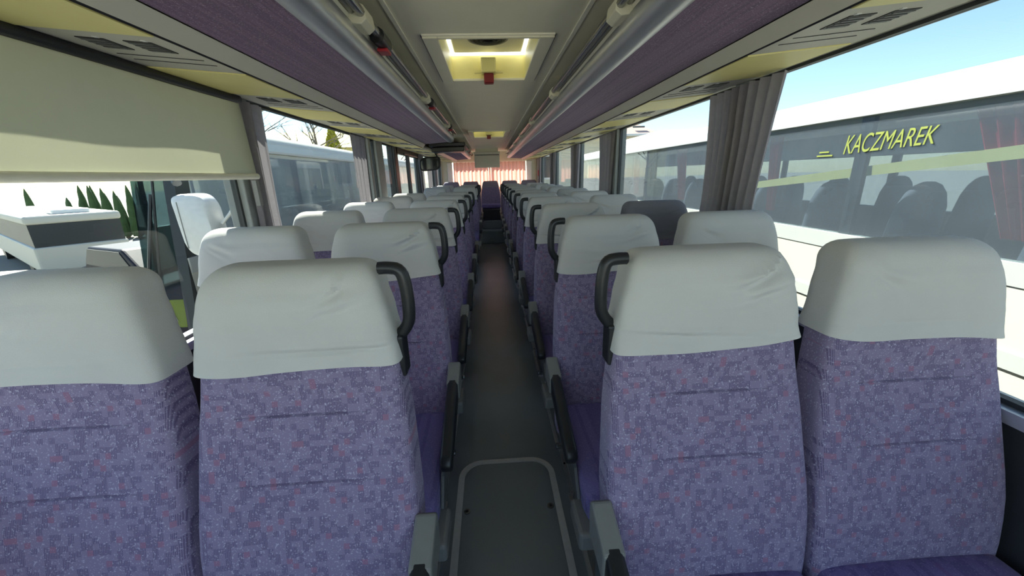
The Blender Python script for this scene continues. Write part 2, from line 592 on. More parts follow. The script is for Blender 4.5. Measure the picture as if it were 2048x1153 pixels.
def rack(s, y0, y1, label):
    e = empty('luggage_rack', (s * 0.6, (y0 + y1) / 2, 1.80), label, 'luggage rack', 'overhead luggage racks')
    ox, oy, oz = e.location
    a, b = y0 - oy, y1 - oy

    def P(pts):
        return [(s * x - ox, z - oz) for x, z in pts]
    MB().prism_y(P([(0.49, 1.820), (0.762, 1.803), (0.762, 1.822), (0.49, 1.840)]), a, b).build('underside', rack_fab, e)
    ring = [(0.472 + 0.05 * math.cos(t * math.pi / 9), 1.862 + 0.05 * math.sin(t * math.pi / 9)) for t in range(18)]
    MB().prism_y(P(ring), a - 0.01, b + 0.01).build('edge_profile', silver_m, e, smooth=True)
    MB().prism_y(P([(0.44, 1.902), (0.452, 1.915), (0.46, 1.93), (0.452, 1.935), (0.435, 1.912)]), a, b).build('edge_lip', beige_m, e)
    f_ = MB().prism_y(P([(0.763, 1.800), (0.773, 1.803), (0.806, 1.769), (0.798, 1.763)]), a, b).build('fascia', beige_m, e)
    MB().prism_y(P([(0.8075, 1.7715), (0.812, 1.774), (0.818, 1.770), (0.813, 1.764)]), a, b).build('fascia_groove', vent_m, f_)
    MB().prism_y(P([(0.84, 1.83), (1.12, 1.83), (1.12, 1.84), (0.84, 1.84)]), a, b).build('shelf', dark_m, e)
    for dx, dz, r in ((0.0, 0.0, 0.0145), (0.026, 0.006, 0.0115)):
        MB().tube([((s * (0.402 + dx)) - ox, a, 1.918 + dz - oz), ((s * (0.402 + dx)) - ox, b, 1.918 + dz - oz)], r, 10).build('handrail', steel_m, e, smooth=True)
    return e


rl1 = rack(-1, Y0 + 0.4, 4.86, 'purple carpeted luggage rack with silver edge, above the front rows of the roller-blind side')
rl2 = rack(-1, 6.25, 9.6, 'purple carpeted luggage rack with silver edge, starting behind the middle door')
rr1 = rack(1, Y0 + 0.4, 9.6, 'long purple carpeted luggage rack with silver edge, opposite the roller blind')
for e, s, ys_ in ((rl1, -1, (0.15, 1.44, 2.72, 4.05)), (rl2, -1, (6.7, 8.0, 9.2)), (rr1, 1, (0.12, 1.39, 2.65, 3.95, 5.25, 6.55, 7.85, 9.15))):
    ox, oy, oz = e.location
    for y in ys_:
        b_ = MB().prism_y([(s * x - ox, z - oz) for x, z in ((0.385, 1.90), (0.405, 1.885), (0.475, 1.893), (0.475, 1.965), (0.45, 1.965), (0.39, 1.937))], y - 0.05 - oy, y + 0.05 - oy)
        b_.build('bracket', ceil_m, e, bevel=0.003)
        if s < 0:
            MB().tube([(s * 0.405 - ox, y + 0.14 - oy, 1.915 - oz), (s * 0.405 - ox, y + 0.26 - oy, 1.915 - oz)], 0.027, 10).build('rail_joint', black_m, e, smooth=True)
            MB().box(s * 0.385 - ox, s * 0.425 - ox, y + 0.20 - oy, y + 0.262 - oy, 1.880 - oz, 1.892 - oz).build('red_button', red_m, e, bevel=0.004)

NTH = ['', 'first', 'second', 'third', 'fourth', 'fifth', 'sixth', 'seventh', 'eighth', 'ninth', 'tenth', 'eleventh', 'twelfth', 'thirteenth', 'fourteenth']
# cove over the windows with alternating cream panels and grey service panels
n = 5
for s in (-1, 1):
    e = struct('trim_%d' % n, MB().prism_y([(s * 0.812, 1.776), (s * 1.198, 1.812), (s * 1.198, 1.835), (s * 0.812, 1.80)], Y0 + 0.3, 9.9), beige_m)
    n += 1
    start = 1.12 if s < 0 else 0.985
    k = -1
    cnt = 0
    while True:
        y = start + 0.79 * k
        k += 1
        if y > 9.2:
            break

        def cz(x):
            return 1.776 + (x - 0.812) / 0.386 * 0.036

        def plate(x0, x1, ya, yb, t=0.004, tilt=0.0):
            """thin plate under the sloping cove"""
            return MB().hexa([(s * x0, ya, cz(x0) - t), (s * x1, ya + tilt, cz(x1) - t), (s * x1, yb + tilt, cz(x1) - t), (s * x0, yb, cz(x0) - t),
                              (s * x0, ya, cz(x0)), (s * x1, ya + tilt, cz(x1)), (s * x1, yb + tilt, cz(x1)), (s * x0, yb, cz(x0))])
        cnt += 1
        sp = empty('service_panel', (s * 0.98, y + 0.18, 1.79), '%s grey two-vent service panel from the front, %s' % (NTH[cnt], SIDE[s]), 'service panel', 'service panels of the ' + SIDE[s])
        ox, oy, oz = sp.location

        def put(mb, name, mat, parent, **kw):
            mb.v = [(a - ox, b - oy, c - oz) for a, b, c in mb.v]
            return mb.build(name, mat, parent, **kw)
        put(plate(0.83, 1.175, y, y + 0.355, 0.007), 'plate', psu_m, sp)
        for x0 in (0.885, 1.0):
            v_ = put(plate(x0, x0 + 0.07, y + 0.055, y + 0.145, 0.009), 'vent', vent_m, sp)
            for q in range(4):
                put(plate(x0 + 0.006, x0 + 0.064, y + 0.064 + 0.02 * q, y + 0.070 + 0.02 * q, 0.0115), 'louvre', frame_m, v_)
            put(plate(x0 + 0.004, x0 + 0.016, y + 0.040, y + 0.049, 0.009), 'lamp_lens', lens_m, sp)
        put(plate(0.86, 1.10, y + 0.205, y + 0.208, 0.0085), 'panel_joint', vent_m, sp)
        put(plate(0.86, 1.10, y + 0.262, y + 0.265, 0.0085), 'panel_joint', vent_m, sp)
        cp = plate(0.83, 1.175, y + 0.36, y + 0.785, 0.010).build('cream_panel', cream_m, None, bevel=0.003, origin=True)
        tag(cp, '%s cream yellow cover panel from the front, %s' % (NTH[cnt], SIDE[s]), 'panel', 'cream panels of the ' + SIDE[s])


# roof hatches
def hatch(y0, y1, label, fan):
    yc = (y0 + y1) / 2
    e = empty('roof_hatch', (0, yc, ZC), label, 'roof hatch')
    a, b = y0 - yc, y1 - yc
    fr = MB()
    W = 0.285
    for x0, x1, ya, yb in ((-W, -HW + 0.015, a, b), (HW - 0.015, W, a, b), (-HW + 0.015, HW - 0.015, a, a + 0.016), (-HW + 0.015, HW - 0.015, b - 0.06, b)):
        fr.box(x0, x1, ya, yb, -0.014, 0.0)
    fr.build('frame', ceil_m, e, bevel=0.003)
    gr = MB()
    for x0, x1, ya, yb in ((-W - 0.006, -W, a, b), (W, W + 0.006, a, b)):
        gr.box(x0, x1, ya, yb, -0.004, 0.0)
    gr.build('seal', vent_m, e)
    MB().box(-W, W, a - 0.012, a, -0.006, 0.0).build('edge_bead', strip_m, e)
    ln = MB()
    for x0, x1, ya, yb in ((-HW, -HW + 0.012, a + 0.014, b - 0.03), (HW - 0.012, HW, a + 0.014, b - 0.03), (-HW + 0.012, HW - 0.012, b - 0.042, b - 0.03), (-HW + 0.012, HW - 0.012, a + 0.014, a + 0.02)):
        ln.box(x0, x1, ya, yb, 0.0, 0.13)
    ln.build('lining', cream_m, e)
    lid = MB()
    lid.box(-0.205, 0.205, a + 0.0, b - 0.075, 0.135, 0.17)
    lid = lid.build('lid', beige_m, e, bevel=0.008)
    rim = MB()
    for x0, x1, ya, yb in ((-0.27, -0.207, a, b + 0.03), (0.207, 0.27, a, b + 0.03), (-0.202, 0.202, b - 0.073, b + 0.03)):
        rim.box(x0, x1, ya, yb, 0.150, 0.158)
    rim.build('translucent_rim', blind_white, e)
    if fan:
        for i, r in enumerate((0.105, 0.085, 0.06, 0.035)):
            pts = [(r * math.cos(t * math.pi / 14), 0.06 + r * math.sin(t * math.pi / 14), 0.130 - 0.004 * i) for t in range(29)]
            MB().tube(pts, 0.008, 6).build('fan_ring', greycap_m if i == 0 else vent_m, e, smooth=True)
        MB().tube([(0, 0.06, 0.124), (0, 0.06, 0.136)], 0.098, 24).build('fan_grille', vent_m, e)
    MB().box(-0.045, 0.045, b - 0.125, b - 0.045, 0.02, 0.10).build('latch_block', cream_m, e, bevel=0.006)
    MB().box(-0.03, 0.03, b - 0.105, b - 0.05, -0.035, 0.02).build('red_handle', red_dark, e, bevel=0.006)
    for s in (-1, 1):
        MB().box(s * 0.046, s * 0.085, b - 0.10, b - 0.085, 0.02, 0.035).build('hinge_arm', cream_m, e)


blind_white = cloth_mat('white_rim_plastic', (0.9, 0.92, 0.95), 0.6, 0.02)
red_dark = pmat('dark_red_plastic', (0.20, 0.01, 0.012), 0.35)
hatch(*HATCH[0], 'roof hatch with round fan grille and red handle over the front rows', True)
hatch(*HATCH[1], 'plain roof hatch with dark red handle over the middle of the aisle', False)

# hanging beige monitor cabinet near the rear
e = empty('monitor_cabinet', (-0.05, 8.9, 1.60), 'flat beige cabinet hanging from the ceiling before the pink rear curtains', 'cabinet')
MB().box(-0.28, 0.28, 0, 0.10, 0, 0.26).build('front_panel', beige_m, e, bevel=0.008)
MB().box(-0.29, 0.29, 0.0, 0.14, 0.275, 0.33).build('top_housing', beige_m, e, bevel=0.008)
MB().box(-0.27, 0.27, 0.02, 0.12, 0.26, 0.275).build('hinge_gap', vent_m, e)
MB().box(-0.25, 0.25, 0.02, 0.12, 0.33, 0.40).build('ceiling_mount', ceil_m, e)

# dark folded monitor under the rack gap above the door
e = empty('folded_monitor', (-0.52, 5.0, 1.72), 'black folded monitor at the end of the luggage rack above the middle door', 'monitor')
MB().box(-0.20, 0.20, 0.0, 0.30, 0.0, 0.055).build('screen_flap', tv_m, e, bevel=0.008)
MB().box(-0.23, 0.22, 0.0, 0.9, 0.062, 0.11).build('housing', black_m, e, bevel=0.01)
MB().box(-0.05, 0.05, 0.2, 0.4, 0.11, 0.285).build('ceiling_mount', black_m, e)

# door mirror on an arm
e = empty('interior_mirror', (-0.82, 5.5, 1.60), 'black oval interior mirror hanging on an arm beside the middle door', 'mirror')
rings = []
for yy, sc in ((-0.03, 0.86), (-0.022, 0.97), (0.0, 1.0), (0.03, 0.9), (0.05, 0.55)):
    r_ = []
    for k in range(32):
        a = 2 * math.pi * k / 32
        ca, sa = math.cos(a), math.sin(a)
        r_.append((0.145 * sc * math.copysign(abs(ca) ** 0.5, ca), yy, 0.092 * sc * math.copysign(abs(sa) ** 0.55, sa) + 0.02 * ca))
    rings.append(r_)
MB().loft(rings).build('housing', black_m, e, smooth=True)
ms = []
for k in range(32):
    a = 2 * math.pi * k / 32
    ca, sa = math.cos(a), math.sin(a)
    ms.append((0.120 * math.copysign(abs(ca) ** 0.5, ca), 0.072 * math.copysign(abs(sa) ** 0.55, sa) + 0.02 * ca))
MB().add([(x, -0.033, z) for x, z in ms] + [(x, -0.029, z) for x, z in ms], [tuple(range(32)), tuple(range(63, 31, -1))] + [(i, (i + 1) % 32, 32 + (i + 1) % 32, 32 + i) for i in range(32)]).build('mirror_glass', mirror_m, e)
MB().tube([(0.06, 0.04, 0.0), (0.09, 0.08, 0.10), (0.05, 0.10, 0.175)], 0.012).build('arm', black_m, e, smooth=True)

# roller blind on the first big window
e = empty('roller_blind', (-1.15, 0.96, 1.43), 'olive beige roller blind pulled half down over the front side window', 'blind')
bl = MB()
ny, nz = 24, 10
vv, ff = [], []
for i in range(ny + 1):
    for j in range(nz + 1):
        y = -0.98 + 1.98 * i / ny
        z = 0.03 + 0.335 * j / nz
        vv.append((0.004 * math.sin(i * 0.9) * (1 - j / nz) + 0.02 * (j / nz) * 0 + 0.012 * (1 - j / nz), y, z))
for i in range(ny):
    for j in range(nz):
        a = i * (nz + 1) + j
        ff.append((a, a + nz + 1, a + nz + 2, a + 1))
bl.add(vv, ff).build('fabric', blind_m, e, smooth=True)
MB().tube([(0.012, -0.99, 0.018), (0.012, 1.005, 0.018)], 0.014, 10).build('bottom_bar', strip_m, e, smooth=True)
MB().tube([(-0.006, -0.99, 0.355), (-0.006, 1.01, 0.355)], 0.02, 10).build('roller', black_m, e, smooth=True)
MB().box(-0.02, 0.0, 1.005, 1.03, -0.12, 0.0).build('guide_clip', greycap_m, e)


# curtains
def curtain(s, y0, y1, label, zb=0.850, zt=1.792, waves=5, amp=0.018, pinch=0.82, mat=None, lean=0.0, group=None):
    n_, m_ = 14 * waves, 14
    yc = (y0 + y1) / 2
    e_loc = (s * 1.176, yc, zb)
    vv, ff = [], []
    ph = R.random() * 6
    for j in range(m_ + 1):
        t = j / m_
        wd = (y1 - y0) / 2 * (pinch + (1 - pinch) * abs(2 * t - 0.9) ** 1.3)
        for i in range(n_ + 1):
            u = 2 * i / n_ - 1
            w = u * math.pi * waves + ph
            am = amp * (0.75 + 0.25 * math.sin(3.1 * u + ph)) * (0.8 + 0.2 * t)
            vv.append((-s * am * (math.sin(w) + 0.3 * math.sin(2 * w + 2 * t)), u * wd + lean * (t - 0.5) + 0.006 * math.cos(w), t * (zt - zb)))
    for j in range(m_):
        for i in range(n_):
            a = j * (n_ + 1) + i
            ff.append((a, a + 1, a + n_ + 2, a + n_ + 1))
    o_ = MB().add(vv, ff).build('curtain', mat or curtain_m, None, smooth=True, loc=e_loc)
    return tag(o_, label, 'curtain', group)


curtain(1, 1.65, 2.17, 'wide grey gathered curtain at the first pillar opposite the roller blind', waves=8, amp=0.026, lean=-0.05)
for (a, b, lb) in ((3.78, 4.28, 'second'), (5.20, 5.72, 'third'), (7.10, 7.75, 'fourth'), (9.08, 9.7, 'fifth')):
    curtain(1, a, b, 'dark grey gathered curtain at the %s pillar opposite the roller blind' % lb, waves=5)
curtain(-1, 1.96, 2.20, 'narrow grey curtain at the end of the roller blind', waves=3, amp=0.016)
curtain(-1, 3.46, 3.84, 'light grey folded curtain at the pillar before the middle door', waves=4)
for (a, b, lb) in ((6.70, 7.15, 'first'), (7.55, 8.1, 'second'), (8.50, 9.1, 'third')):
    curtain(-1, a, b, 'pale grey gathered curtain, %s one behind the middle door' % lb, waves=5)
# pink rear curtains
for s in (-1, 1):
    vv, ff = [], []
    n_, m_ = 90, 4
    for j in range(m_ + 1):
        for i in range(n_ + 1):
            u = i / n_
            vv.append((s * (0.035 + 0.86 * u), 0.018 * math.sin(u * 55 + s) + 0.008 * math.sin(u * 130 + j * 0.3), 0.60 * j / m_))
    for j in range(m_):
        for i in range(n_):
            a = j * (n_ + 1) + i
            ff.append((a, a + 1, a + n_ + 2, a + n_ + 1))
    o = MB().add(vv, ff).build('rear_curtain', pink_m, None, smooth=True, loc=(0, Y1 - 0.12, 1.155))
    tag(o, 'sunlit pink curtain over the rear window, half on the ' + SIDE[s], 'curtain', 'pink rear curtains')

# small red device on the rear pillar
e = MB().box(1.150, 1.196, 9.40, 9.48, 1.38, 1.52).build('emergency_hammer', red_m, None, bevel=0.006, origin=True)
tag(e, 'small red emergency hammer holder on the rear window pillar', 'hammer')

# floor hatch with its grey border strip
e = empty('floor_hatch', (0, 1.25, 0.0), 'dark floor hatch with grey rounded border strip in the aisle', 'floor hatch')


def rr_path(hw, ya, yb, r, n_=8):
    pts = []
    for cx, cy, a0 in ((hw - r, yb - r, 0), (-hw + r, yb - r, 90), (-hw + r, ya + r, 180), (hw - r, ya + r, 270)):
        for k in range(n_ + 1):
            a = math.radians(a0 + 90 * k / n_)
            pts.append((cx + r * math.cos(a), cy + r * math.sin(a)))
    return pts


po, pi_ = rr_path(0.236, -0.85, 0.385, 0.115), rr_path(0.207, -0.82, 0.357, 0.088)
N = len(po)
MB().add([(x, y, 0.005) for x, y in po] + [(x, y, 0.005) for x, y in pi_] + [(x, y, 0.0) for x, y in po] + [(x, y, 0.0) for x, y in pi_],
         [(i, (i + 1) % N, N + (i + 1) % N, N + i) for i in range(N)] + [(i, (i + 1) % N, 2 * N + (i + 1) % N, 2 * N + i) for i in range(N)] + [(N + i, N + (i + 1) % N, 3 * N + (i + 1) % N, 3 * N + i) for i in range(N)]).build('border_strip', strip_grey, e)
MB().prism_z([(x, y) for x, y in rr_path(0.205, -0.818, 0.355, 0.086)], 0.0, 0.003).build('cover_plate', floor_m, e)
for x in (-0.185, 0.185):
    MB().tube([(x, 0.075, 0.003), (x, 0.075, 0.007)], 0.014, 12).build('bolt', steel_m, e)
    MB().tube([(x, 0.075, 0.007), (x, 0.075, 0.008)], 0.007, 6).build('bolt_socket', black_m, e)

# ================================================================== SEATS
# local frame: x across, y = 0 where cushion meets backrest (seat faces -y), z = 0 on the floor


def interp(tab, z):
    for (a, va), (b, vb) in zip(tab, tab[1:]):
        if z <= b:
            t = 0 if b == a else max(0, (z - a) / (b - a))
            return va + (vb - va) * t
    return tab[-1][1]


HWT = [(0.36, 0.238), (0.5, 0.243), (0.7, 0.241), (0.9, 0.228), (1.05, 0.208), (1.15, 0.191), (1.21, 0.175), (1.25, 0.168)]
FRT = [(0.36, -0.01), (0.5, -0.004), (0.62, 0.012), (0.8, 0.062), (0.95, 0.104), (1.05, 0.124), (1.12, 0.130), (1.18, 0.140), (1.25, 0.165)]
DPT = [(0.36, 0.12), (0.5, 0.14), (0.8, 0.135), (1.0, 0.120), (1.12, 0.118), (1.25, 0.112)]
ZTOP = 1.25


def back_ring(z, off=0.0, n_=48, wr=None, ex=5.0):
    hw, fy, dp = interp(HWT, z), interp(FRT, z), interp(DPT, z)
    # round the top
    rr = 0.045
    tz = z - (ZTOP - rr)
    if tz > 0:
        k = math.sqrt(max(0.0, 1 - (tz / rr) ** 2))
        hw -= rr * 0.85 * (1 - k)
        ins = min(rr, dp * 0.46) * (1 - k)
        fy += ins
        dp -= 2 * ins
    hw += off
    fy -= off
    dp += 2 * off
    yc = fy + dp / 2
    conc = 0.020 if z < 1.0 else 0.008
    if z > 1.2:
        conc *= (ZTOP - z) / 0.05
    pts = []
    for k in range(n_):
        a = 2 * math.pi * (k + 0.5) / n_
        ca, sa = math.cos(a), math.sin(a)
        x = hw * math.copysign(abs(ca) ** (2 / ex), ca)
        y = dp / 2 * math.copysign(abs(sa) ** (2 / ex), sa)
        if sa < 0:
            q = min(1.0, abs(x) / hw)
            y += conc * (1 - q ** 2.2)
            for zs in (0.93, 0.785):
                if abs(z - zs) < 0.003 and q < 0.62:
                    y += 0.006
        d = wr(x, z, sa) if wr else 0
        pts.append((x * (1 + d * 0.5), yc + y + (d if sa > 0 else -d), z))
    return pts


zs = [0.36, 0.40, 0.46, 0.52, 0.58, 0.64, 0.70, 0.75, 0.777, 0.782, 0.785, 0.788, 0.793, 0.83, 0.88, 0.922, 0.927, 0.93, 0.933, 0.938, 0.97, 1.01, 1.06, 1.12, 1.17, 1.205, 1.222, 1.235, 1.244, 1.2485]
back_me = MB().loft([back_ring(z) for z in zs]).mesh('backrest', fabric, smooth=True)


def wrinkle(seed, amt):
    rg = random.Random(seed)
    sg = rg.choice((-1, 1))
    folds = []
    # creases running from an upper corner towards the middle, then hem creases and a few loose ones
    for q in range(4):
        fx = sg * rg.uniform(0.03, 0.13)
        fz = rg.uniform(1.165, 1.215)
        an = sg * rg.uniform(0.25, 0.75)
        w = rg.uniform(0.007, 0.012)
        ln = rg.uniform(0.04, 0.10)
        folds.append((fx, fz, an, w, ln, rg.uniform(0.6, 1.0)))
        folds.append((fx, fz - 1.9 * w, an, w * 0.8, ln, -rg.uniform(0.6, 1.1)))
    hz = rg.uniform(1.058, 1.075)
    ha = rg.uniform(-0.12, 0.12)
    folds.append((rg.uniform(-0.08, 0.08), hz, ha, 0.006, rg.uniform(0.12, 0.2), -1.0))
    folds.append((rg.uniform(-0.08, 0.08), hz + 0.013, ha, 0.008, rg.uniform(0.12, 0.2), 0.6))
    for q in range(3):
        folds.append((rg.uniform(-0.15, 0.15), rg.uniform(1.08, 1.2), rg.uniform(-0.6, 0.6), rg.uniform(0.008, 0.014), rg.uniform(0.04, 0.1), rg.uniform(-0.5, 0.5)))

    def f(x, z, sa):
        d = 0
        for fx, fz, sl, wd, ln, am in folds:
            nx, nz_ = math.cos(sl), math.sin(sl)
            u = (x - fx) * nx + (z - fz) * nz_
            v = -(x - fx) * nz_ + (z - fz) * nx
            d += 0.0048 * amt * am * math.exp(-(v / wd) ** 2) * math.exp(-(u / ln) ** 2)
        # loose hem, slightly flared, with soft ripples
        h = max(0.0, (1.085 - z) / 0.04)
        d += 0.0035 * h * (0.7 + 0.5 * math.sin(x * 31 + seed))
        d += 0.0012 * amt * math.sin(x * 26 + z * 60 + seed) * math.sin(z * 33 - x * 14)
        return max(d, -0.0075)
    return f


def cover_mesh(seed, amt, mat, tilt):
    wr = wrinkle(seed, amt)
    zz = [1.035 + (1.20 - 1.035) * i / 44 for i in range(45)] + [1.21, 1.22, 1.229, 1.237, 1.243, 1.2475, 1.2497]
    rings = []
    for i, z in enumerate(zz):
        ring = back_ring(z, 0.0095, 220, wr)
        if i < 12:
            ring = [(x, y, zz_ + tilt * x * (1 - i / 12) + 0.004 * math.sin(x * 18 + seed) * (1 - i / 12)) for x, y, zz_ in ring]
        rings.append(ring)
    return MB().loft(rings, cap0=False).mesh('headrest_cover', mat, smooth=True)


cov_aisle = [cover_mesh(11 + i, 1.5, cover_m, t) for i, t in enumerate((0.05, -0.03, 0.02, -0.05))]
cov_win = [cover_mesh(31 + i, 0.55, cover_m, t) for i, t in enumerate((0.05, -0.04))]
cov_grey = cover_mesh(41, 0.5, cover_grey, 0.0)


def cushion_mesh():
    rings = []
    for t in range(15):
        u = t / 14
        y = 0.045 - 0.53 * u
        zt = 0.515 - 0.012 * math.sin(u * math.pi) + 0.012 * u
        zb = 0.375
        hw = 0.229 + 0.006 * u
        if u < 0.08:
            zt -= 0.02 * (0.08 - u) / 0.08
        if u > 0.86:
            q = (u - 0.86) / 0.14
            zt -= 0.075 * q * q
            zb += 0.02 * q
            hw -= 0.02 * q * q
        ring = []
        n_ = 28
        for k in range(n_):
            a = 2 * math.pi * (k + 0.5) / n_
            ca, sa = math.cos(a), math.sin(a)
            x = hw * math.copysign(abs(ca) ** 0.38, ca)
            z = (zt + zb) / 2 + (zt - zb) / 2 * math.copysign(abs(sa) ** 0.42, sa)
            if sa > 0:
                z -= 0.014 * (1 - (x / hw) ** 2)
            ring.append((x, y, z))
        rings.append(ring)
    return MB().loft(rings).mesh('cushion', fabric_side, smooth=True)


cush_me = cushion_mesh()


def smooth_path(pts, it=2):
    pts = [Vector(p) for p in pts]
    for _ in range(it):
        q = [pts[0]]
        for a, b in zip(pts, pts[1:]):
            q += [a * 0.75 + b * 0.25, a * 0.25 + b * 0.75]
        q.append(pts[-1])
        pts = q
    return pts


def side_parts(s):
    """parts on the aisle side; s = direction towards the aisle"""
    P = {}
    pth = smooth_path([(s * 0.190, 0.185, 1.03), (s * 0.200, 0.185, 1.068), (s * 0.238, 0.18, 1.105), (s * 0.242, 0.178, 1.15), (s * 0.240, 0.178, 1.20), (s * 0.232, 0.178, 1.234), (s * 0.205, 0.18, 1.238), (s * 0.186, 0.182, 1.237)])
    P['grab_handle'] = MB().tube(pth, 0.0138, 10).mesh('grab_handle', black_m, smooth=True)
    P['handle_bracket'] = MB().box(s * 0.196, s * 0.224, 0.16, 0.21, 0.985, 1.085).mesh('handle_bracket', black_m, bevel=0.006)
    # padded armrest sloping slightly to the front, grey end cap at its pivot
    c = [(-0.35, 0.52), (-0.36, 0.548), (-0.345, 0.572), (-0.03, 0.672), (-0.0, 0.66), (-0.0, 0.60)]
    P['armrest'] = MB().prism_x([(y, z) for y, z in c], s * 0.236, s * 0.276).mesh('armrest', black_m, smooth=True, bevel=0.010, seg=3)
    c = [(-0.05, 0.665), (0.055, 0.700), (0.07, 0.688), (0.065, 0.60), (-0.045, 0.590)]
    P['arm_cap'] = MB().prism_x(c, s * 0.233, s * 0.281).mesh('arm_cap', greycap_m, bevel=0.006)
    c = [(0.06, 0.62), (-0.02, 0.60), (-0.34, 0.50), (-0.40, 0.43), (-0.38, 0.415), (0.0, 0.44), (0.06, 0.48)]
    P['side_plate'] = MB().prism_x(c, s * 0.2355, s * 0.246).mesh('side_plate', frame_m, bevel=0.002)
    P['pan_corner'] = MB().box(s * 0.200, s * 0.262, -0.50, -0.36, 0.335, 0.40).mesh('pan_corner', greycap_m, bevel=0.012, seg=3)
    lg = MB()
    lg.hexa([(s * 0.09, -0.36, 0.0), (s * 0.165, -0.36, 0.0), (s * 0.165, 0.02, 0.0), (s * 0.09, 0.02, 0.0), (s * 0.10, -0.30, 0.32), (s * 0.155, -0.30, 0.32), (s * 0.155, -0.06, 0.32), (s * 0.10, -0.06, 0.32)])
    P['pedestal'] = lg.mesh('pedestal', frame_m, bevel=0.006)
    P['foot_plate'] = MB().box(s * 0.075, s * 0.18, -0.38, 0.04, 0.0, 0.012).mesh('foot_plate', alu_m)
    P['foot_bar'] = MB().tube([(-s * 0.2, 0.20, 0.14), (s * 0.21, 0.20, 0.14)], 0.014, 8).mesh('foot_bar', steel_m, smooth=True)
    P['bar_strut'] = MB().tube([(s * 0.20, 0.20, 0.14), (s * 0.13, 0.02, 0.29)], 0.010, 8).mesh('bar_strut', steel_m, smooth=True)
    return P


PARTS = {1: side_parts(1), -1: side_parts(-1)}
pan_me = MB().box(-0.222, 0.222, -0.47, 0.05, 0.325, 0.374).mesh('seat_pan', frame_m, bevel=0.015, seg=3)
wleg_me = MB().hexa([(-0.05, -0.33, 0.0), (0.05, -0.33, 0.0), (0.05, 0.0, 0.0), (-0.05, 0.0, 0.0), (-0.04, -0.28, 0.33), (0.04, -0.28, 0.33), (0.04, -0.05, 0.33), (-0.04, -0.05, 0.33)]).mesh('pedestal', frame_m, bevel=0.006)
shell_me = MB().loft([[(x * 0.93, y + (0.012 if y > 0 else 0), z) for x, y, z in back_ring(z, -0.004)] for z in (0.38, 0.6, 0.85, 1.0)]).mesh('back_shell', frame_m, smooth=True)
CNT = [0]
cov_rear = None
bench_me = MB().box(-0.22, 0.22, -0.45, 0.1, 0.0, 0.33).mesh('bench_base', dark_m, bevel=0.01)


def seat(x, y, z, aisle, label, group, cover=None, grp=None):
    s = 0
    if aisle:
        s = -1 if x > 0 else 1
    e = empty('coach_seat', (x, y, z), label, 'seat', group)
    link('backrest', back_me, e)
    link('cushion', cush_me, e)
    link('seat_pan', pan_me, e)
    i = CNT[0]
    CNT[0] += 1
    cm = cover if cover else (cov_aisle[i % 4] if aisle else cov_win[i % 2])
    link('headrest_cover', cm, e)
    if aisle:
        P = PARTS[s]
        for k in ('grab_handle', 'armrest', 'side_plate', 'pedestal', 'foot_bar'):
            o_ = link(k, P[k], e)
            sub = {'grab_handle': 'handle_bracket', 'armrest': 'arm_cap', 'side_plate': 'pan_corner', 'pedestal': 'foot_plate', 'foot_bar': 'bar_strut'}[k]
            link(sub, P[sub], o_)
    elif cover is cov_rear:
        link('bench_base', bench_me, e)
    else:
        link('pedestal', wleg_me, e)
    return e


AX, WX = 0.456, 0.956
ORD = ['front', 'second', 'third', 'fourth', 'fifth', 'sixth', 'seventh', 'eighth', 'ninth', 'tenth', 'eleventh']


def row_y(k):
    return 0.622 + 0.72 * min(k, 2) + 0.765 * max(0, k - 2)


for k in range(11):
    y = row_y(k)
    seat(AX, y, 0, True, 'purple aisle seat with white headrest cover, %s row on the side opposite the roller blind' % ORD[k], 'purple coach seats')
    if k == 2:
        seat(WX, y, 0, False, 'purple window seat with dark grey headrest cover beside the wide grey curtain', 'purple coach seats', cov_grey)
    else:
        seat(WX, y, 0, False, 'purple window seat with white headrest cover, %s row on the side opposite the roller blind' % ORD[k], 'purple coach seats')
for k in range(6):
    y = row_y(k)
    seat(-AX, y, 0, True, 'purple aisle seat with white headrest cover, %s row on the roller-blind side' % ORD[k], 'purple coach seats')
    seat(-WX, y, 0, False, 'purple window seat with white headrest cover, %s row on the roller-blind side' % ORD[k], 'purple coach seats')
for k, y in enumerate((6.55, 7.32, 8.09)):
    seat(-AX, y, 0.0, True, 'purple aisle seat with white headrest cover, %s row behind the middle door' % ('first', 'second', 'third')[k], 'purple coach seats')
    seat(-WX, y, 0.0, False, 'purple window seat with white headrest cover, %s row behind the middle door' % ('first', 'second', 'third')[k], 'purple coach seats')
# rear bench of five
cov_rear = cover_mesh(51, 0.5, pmat('mauve_cover_cloth', (0.30, 0.27, 0.33), 0.9, 0, 0.05, 10), 0)
names = ['purple rear bench seat with mauve cover by the window, roller-blind side', 'purple rear bench seat with mauve cover beside the middle one, roller-blind side',
         'purple rear bench middle seat with mauve cover at the end of the aisle', 'purple rear bench seat with mauve cover beside the middle one, opposite the roller blind',
         'purple rear bench seat with mauve cover by the window, opposite the roller blind']
for k in range(5):
    o = seat(-0.935 + 0.4675 * k, 9.30, 0.30 if k != 2 else 0.30, False, names[k], 'rear bench seats', cov_rear)
    o.scale = (0.95, 1, 0.80)
    if k == 2:
        o.location = (-0.0, 9.30, 0.44)
        o.scale = (0.95, 1, 0.69)

# ================================================================== OUTSIDE
GZ = -1.28
g = MB().add([(-160, -120, GZ), (160, -120, GZ), (160, 200, GZ), (-160, 200, GZ)], [(0, 1, 2, 3)])
o = g.build('ground', asphalt)
o['kind'] = 'structure'


